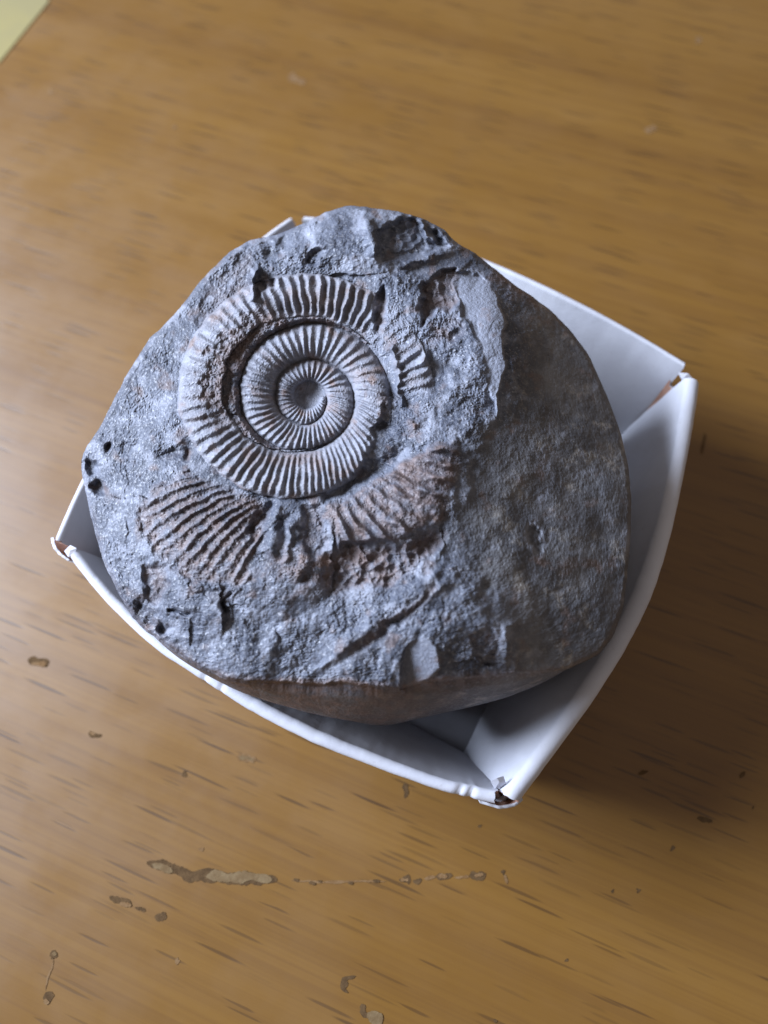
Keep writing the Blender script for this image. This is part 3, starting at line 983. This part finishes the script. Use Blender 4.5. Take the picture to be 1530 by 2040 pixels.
# back: peak, ledge and dark bites
hollow([(748, 512), (752, 470), (775, 440), (830, 436), (872, 462), (888, 488), (850, 502), (800, 515)], 3.4, 9, 0, .9, 6)
ridge((842, 445), (862, 478), 7, 1.8); ridge((730, 440), (745, 500), 14, 1.2)
Z += 1.0 * np.exp(-(((wx - 660) / 70) ** 2 + ((wy - 470) / 40) ** 2))
LG = [(800, 535), (860, 515), (935, 500), (955, 520), (905, 545), (850, 560)]
lg = sstep(-6, 8, poly_sd(wx, wy, LG)); Z = Z * (1 - lg) + lg * (Zbase + .1 + (U - 880) * .012 + .08 * fine)
hollow([(838, 572), (865, 550), (908, 536), (910, 600), (898, 622), (868, 612), (845, 645), (836, 610)], 2.6, 6, .45, .6, 7)
hollow([(748, 585), (765, 568), (772, 600), (768, 640), (748, 662), (745, 620)], 2.0, 6, .35, .5, 8)
hollow([(880, 640), (915, 625), (925, 665), (895, 685)], .9, 10, .2, .5, 9)
ridge((640, 498), (618, 520), 6, -1.1); hollow([(520, 480), (565, 468), (572, 500), (535, 515)], .9, 8, 0, .4, 10)
ridge((506, 540), (500, 592), 4, 1.7); hollow([(510, 560), (545, 548), (548, 570), (512, 590)], 1.7, 5, .3, .2, 11)
hollow([(420, 560), (498, 500), (498, 580), (450, 640), (400, 650), (385, 610)], .5, 10, .25, .2, 12)
# steep plate on the shoulder, its colour paled as if lit
PL = [(905, 546), (950, 541), (978, 560), (998, 605), (1012, 645), (1003, 690), (1012, 715), (1002, 765), (988, 828), (976, 775), (964, 715), (948, 665), (922, 622), (908, 590)]
pl_sd = poly_sd(U + .9 * (wx - U), V_ + .9 * (wy - V_), PL)
pl = sstep(-2, 5, pl_sd)
Z = Z * (1 - pl) + pl * (Zbase + .1 + (U - 950) * .024 + .10 * fine + .35 * facets(wx / 34, wy / 34, 80, .8, .8))
label[(pl > .5)] = 8
pale = np.maximum(pale, pl * .7); pale = np.maximum(pale, sl * .6)  # plate and slab lightened in colour, standing in for light on them
rust = np.maximum(rust, .6 * np.exp(-(cap_d(wx, wy, (985, 545), (1075, 605))[0] / 14) ** 2))
# broken bits right of the spiral
ridge((782, 690), (800, 800), 5, .9); blob(762, 852, 20, 14, -1.3); blob(775, 790, 18, 12, -.6, .2); blob(815, 800, 14, 14, -.5); blob(820, 850, 12, 10, .8, .7)
blob(845, 715, 8, 12, 1.0)
ridge((870, 760), (920, 690), 20, -.7)
# rusty veins
rust = np.maximum(rust, .6 * np.exp(-(((U - 560) / 60) ** 2 + ((V_ - 915) / 14) ** 2)))
rust = np.maximum(rust, .8 * np.exp(-(((U - 545) / 45) ** 2 + ((V_ - 640) / 18) ** 2)))
rust = np.maximum(rust, .45 * np.exp(-(((U - 640) / 60) ** 2 + ((V_ - 600) / 34) ** 2)))
rust = np.maximum(rust, .35 * np.exp(-(((U - 720) / 30) ** 2 + ((V_ - 720) / 40) ** 2)))
rust = np.maximum(rust, .55 * fan * (1 - crest * .4)); rust = np.maximum(rust, .55 * blk)
rust = np.maximum(rust, .85 * np.exp(-(((U - 640) / 110) ** 2 + ((V_ - 1130) / 40) ** 2)) * sstep(-.3, .2, fbm(U / 24, V_ / 24, 85, 3)))
rust = np.maximum(rust, .7 * am_mask * sstep(.1, .45, fbm(U / 40, V_ / 40, 86, 3)))
rust = np.maximum(rust, .45 * sstep(.18, .45, fbm(U / 50, V_ / 50, 83, 3)) * (1 - worn))
pale = np.maximum(pale, .75 * sstep(-.02, .34, fbm(U / 46, V_ / 46, 84, 4, .6)) * (1 - worn) * (1 - np.clip(rust, 0, 1)))
pale = np.maximum(pale, .35 * am_mask)
# chipped, rounded edge
erod = 5 + 7 * (fbm(np.cos(phi) * 14, np.sin(phi) * 14, 88, 3)[:, None] + .6)
Z -= (1 - smooth_edge[:, None] * .6) * 1.1 * sstep(1, 0, EDGE / np.maximum(erod, 3)) ** 1.5
front = np.exp(-(((phi - np.pi / 2 + np.pi) % (2 * np.pi) - np.pi) / .75) ** 2)
rust = np.maximum(rust, (front[:, None] * .75) * sstep(22, 4, EDGE + 8 * fine))

P_top = unproj(U, V_, Z * MM)

# ---- sides and underside
NSIDE = 46
Ew = P_top[:, -1]                                            # edge ring
rc = unproj(CU, CV, .038)
rc = np.array([rc[0], rc[1], 0.0])
ew_dir = Ew[:, :2] - rc[:2]
er = np.linalg.norm(ew_dir, axis=1); ea = np.arctan2(ew_dir[:, 1], ew_dir[:, 0])
ew_u = ew_dir / er[:, None]


def tray_radius(z):
    """clear radius inside the tray at height z along every edge direction"""
    t = min(max((z - BASE_Z) / (Z_RIM - BASE_Z), 0), 1)
    pts = np.concatenate([wall_outer(sd, np.linspace(0, 1, 60), np.full(60, t)) for sd in ('LT', 'TR', 'RB', 'BL')])
    d = pts[:, :2] - rc[:2]
    a = np.arctan2(d[:, 1], d[:, 0]); r = np.hypot(d[:, 0], d[:, 1]); o = np.argsort(a)
    return np.interp(ea, a[o], r[o], period=2 * np.pi) - GAP * 1.45 - .0018


ZB = BASE_Z + .00005
kk = np.hanning(201); kk /= kk.sum()
er_s = np.convolve(np.r_[er[-100:], er, er[:100]], kk, 'valid')
rows = []
fr_b = np.exp(-(((ea + np.pi / 2 - .05 + np.pi) % (2 * np.pi) - np.pi) / .45) ** 2)     # front bulge
nz_a = np.stack([np.cos(ea), np.sin(ea)], 1)
for j in range(1, NSIDE + 1):
    w = j / NSIDE
    ez = Ew[:, 2] + (np.convolve(np.r_[Ew[-100:, 2], Ew[:, 2], Ew[:100, 2]], kk, 'valid') - Ew[:, 2]) * min(1, w * 46)
    z = ez + (ZB - ez) * (w ** .9)
    bulge = (  .0030 * fr_b + .0002) * np.sin(np.pi * np.clip(w / .62, 0, 1)) ** .8
    r = (er + (er_s - er) * min(1, w * 46)) * np.sqrt(np.clip(1 - (w * .84) ** 3.2, 0, 1)) + bulge
    r = r + .0005 * fbm(nz_a[:, 0] * 5 + w * 3, nz_a[:, 1] * 5 + w * 2, 95, 3) * min(1, w * 4)
    zz = float(z.mean())
    for it in range(1):
        lim = tray_radius(zz) if zz < Z_RIM + .004 else np.full(NA, 1.0)
        if Z_RIM - .001 < zz: lim = lim + (zz - Z_RIM + .001) * .9 if zz < Z_RIM + .004 else lim
        r = np.minimum(r, lim)
    rows.append(np.c_[rc[:2] + ew_u * r[:, None], z])
# pull neighbouring rows together so the clamp leaves no step
R_ = np.array(rows)
rad_rows = np.linalg.norm(R_[:, :, :2] - rc[:2], axis=2)
full = np.concatenate([er[None], rad_rows])
for it in range(6):
    sm = full.copy(); sm[3:-1] = (full[2:-2] + full[3:-1] + full[4:]) / 3
    full[3:] = np.minimum(full[3:], sm[3:])
R_[:, :, :2] = rc[:2] + ew_u[None] * full[1:, :, None]
side_v = R_                                                   # NSIDE x NA x 3
allV = np.concatenate([P_top.transpose(1, 0, 2), side_v], 0)  # rows x NA x 3
nrow = allV.shape[0]
stain = np.zeros((nrow, NA, 4)); stain[:NR, :, 3] = am_mask.T
stain[:NR, :, 0] = np.clip(rust, 0, 1).T; stain[:NR, :, 1] = (.92 * wornC).T; stain[:NR, :, 2] = np.clip(pale, 0, 1).T
sw = np.linspace(0, 1, NSIDE)[:, None]
stain[NR:, :, 0] = (.75 * np.exp(-(((ea + np.pi / 2 + .2 + np.pi) % (2 * np.pi) - np.pi) / .6) ** 2))[None] * (1 - .3 * sw)
stain[NR:, :, 1] = .95
lab = np.full((nrow, NA), 9, np.int32); lab[:NR] = label.T
idx = np.arange(nrow * NA).reshape(nrow, NA)
nx = np.roll(idx, -1, axis=1)
quads = np.stack([idx[:-1], nx[:-1], nx[1:], idx[1:]], -1)
# image y runs down, so the ring runs clockwise from above: keep faces pointing out
qf = quads.reshape(-1, 4)
lf = lab[:-1].reshape(-1)
flatV = allV.reshape(-1, 3)
pq = flatV[qf[NA * 100]]
if np.cross(pq[1] - pq[0], pq[2] - pq[1])[2] < 0: qf = qf[:, ::-1]
# per-vertex normals of the whole stone, shared by all its parts
fnorm = np.cross(flatV[qf[:, 2]] - flatV[qf[:, 0]], flatV[qf[:, 3]] - flatV[qf[:, 1]])
vn = np.zeros_like(flatV)
for c in range(4):
    for ax in range(3):
        vn[:, ax] += np.bincount(qf[:, c], weights=fnorm[:, ax], minlength=len(flatV))
vn[:NA] = vn[:NA].sum(0)
vn /= np.linalg.norm(vn, axis=1)[:, None] + 1e-15

rock_loc = (float(rc[0]), float(rc[1]), float(ZB))
rock = empty('fossil_rock', rock_loc)
tag(rock, 'broken grey rock showing a spiral ribbed ammonite, wedged in the white tray', 'fossil rock')
flatS = stain.reshape(-1, 4)
order = np.argsort(lf, kind='stable'); ls = lf[order]
starts = np.r_[0, np.nonzero(np.diff(ls))[0] + 1, len(ls)]
groups = {int(ls[starts[i]]): order[starts[i]:starts[i + 1]] for i in range(len(starts) - 1)}


def piece(name, faces, parent, lb=None):
    q = qf[faces]
    uq, inv = np.unique(q, return_inverse=True)
    o = mesh_np(name, flatV[uq], inv.reshape(-1, 4), ROCK, parent, True, {'stain': flatS[uq]}, vn[uq])
    if lb: o['label'] = lb
    return o


# ribs too small to stand alone go back to their turn
for g_ in list(groups):
    if g_ >= 1000 and len(groups[g_]) < 60:
        host = {1: 2, 2: 3, 3: 4, 4: 5, 5: 6}[g_ // 1000]
        groups[host] = np.concatenate([groups[host], groups.pop(g_)])
parts = {}
for g_, nm, lb in ((0, 'broken_matrix', 'rough blue grey stone around the fossil'), (1, 'shell_core', 'smooth dished centre of the spiral'),
                   (2, 'shell_whorl', 'innermost ribbed turn of the spiral'), (3, 'shell_whorl', 'middle ribbed turn of the spiral'),
                   (4, 'shell_whorl', 'outer ribbed turn of the spiral'), (5, 'shell_fragment', 'fan of curved ribs below the spiral on the left'),
                   (6, 'shell_fragment', 'purplish crumbly ribbed block below the spiral on the right'), (7, 'worn_face', 'smooth dark worn face on the right'),
                   (8, 'fracture_plate', 'steep plate on the shoulder, coloured pale as if lit'), (9, 'rind', 'smooth brown outer skin of the pebble')):
    f = groups[g_]
    parts[g_] = piece(nm, f, rock, lb)
for g_ in sorted(groups):
    if g_ >= 1000:
        piece('rib', groups[g_], parts[{1: 2, 2: 3, 3: 4, 4: 5, 5: 6}[g_ // 1000]])
# underside cap
last = allV[-1]
cv = np.concatenate([last, [[rc[0], rc[1], ZB]]])
tri = np.stack([np.roll(np.arange(NA), -1), np.arange(NA), np.full(NA, NA)], 1)
pq = cv[tri[0]]
if np.cross(pq[1] - pq[0], pq[2] - pq[1])[2] > 0: tri = tri[:, ::-1]
mesh_np('underside', cv, tri, ROCK, rock)
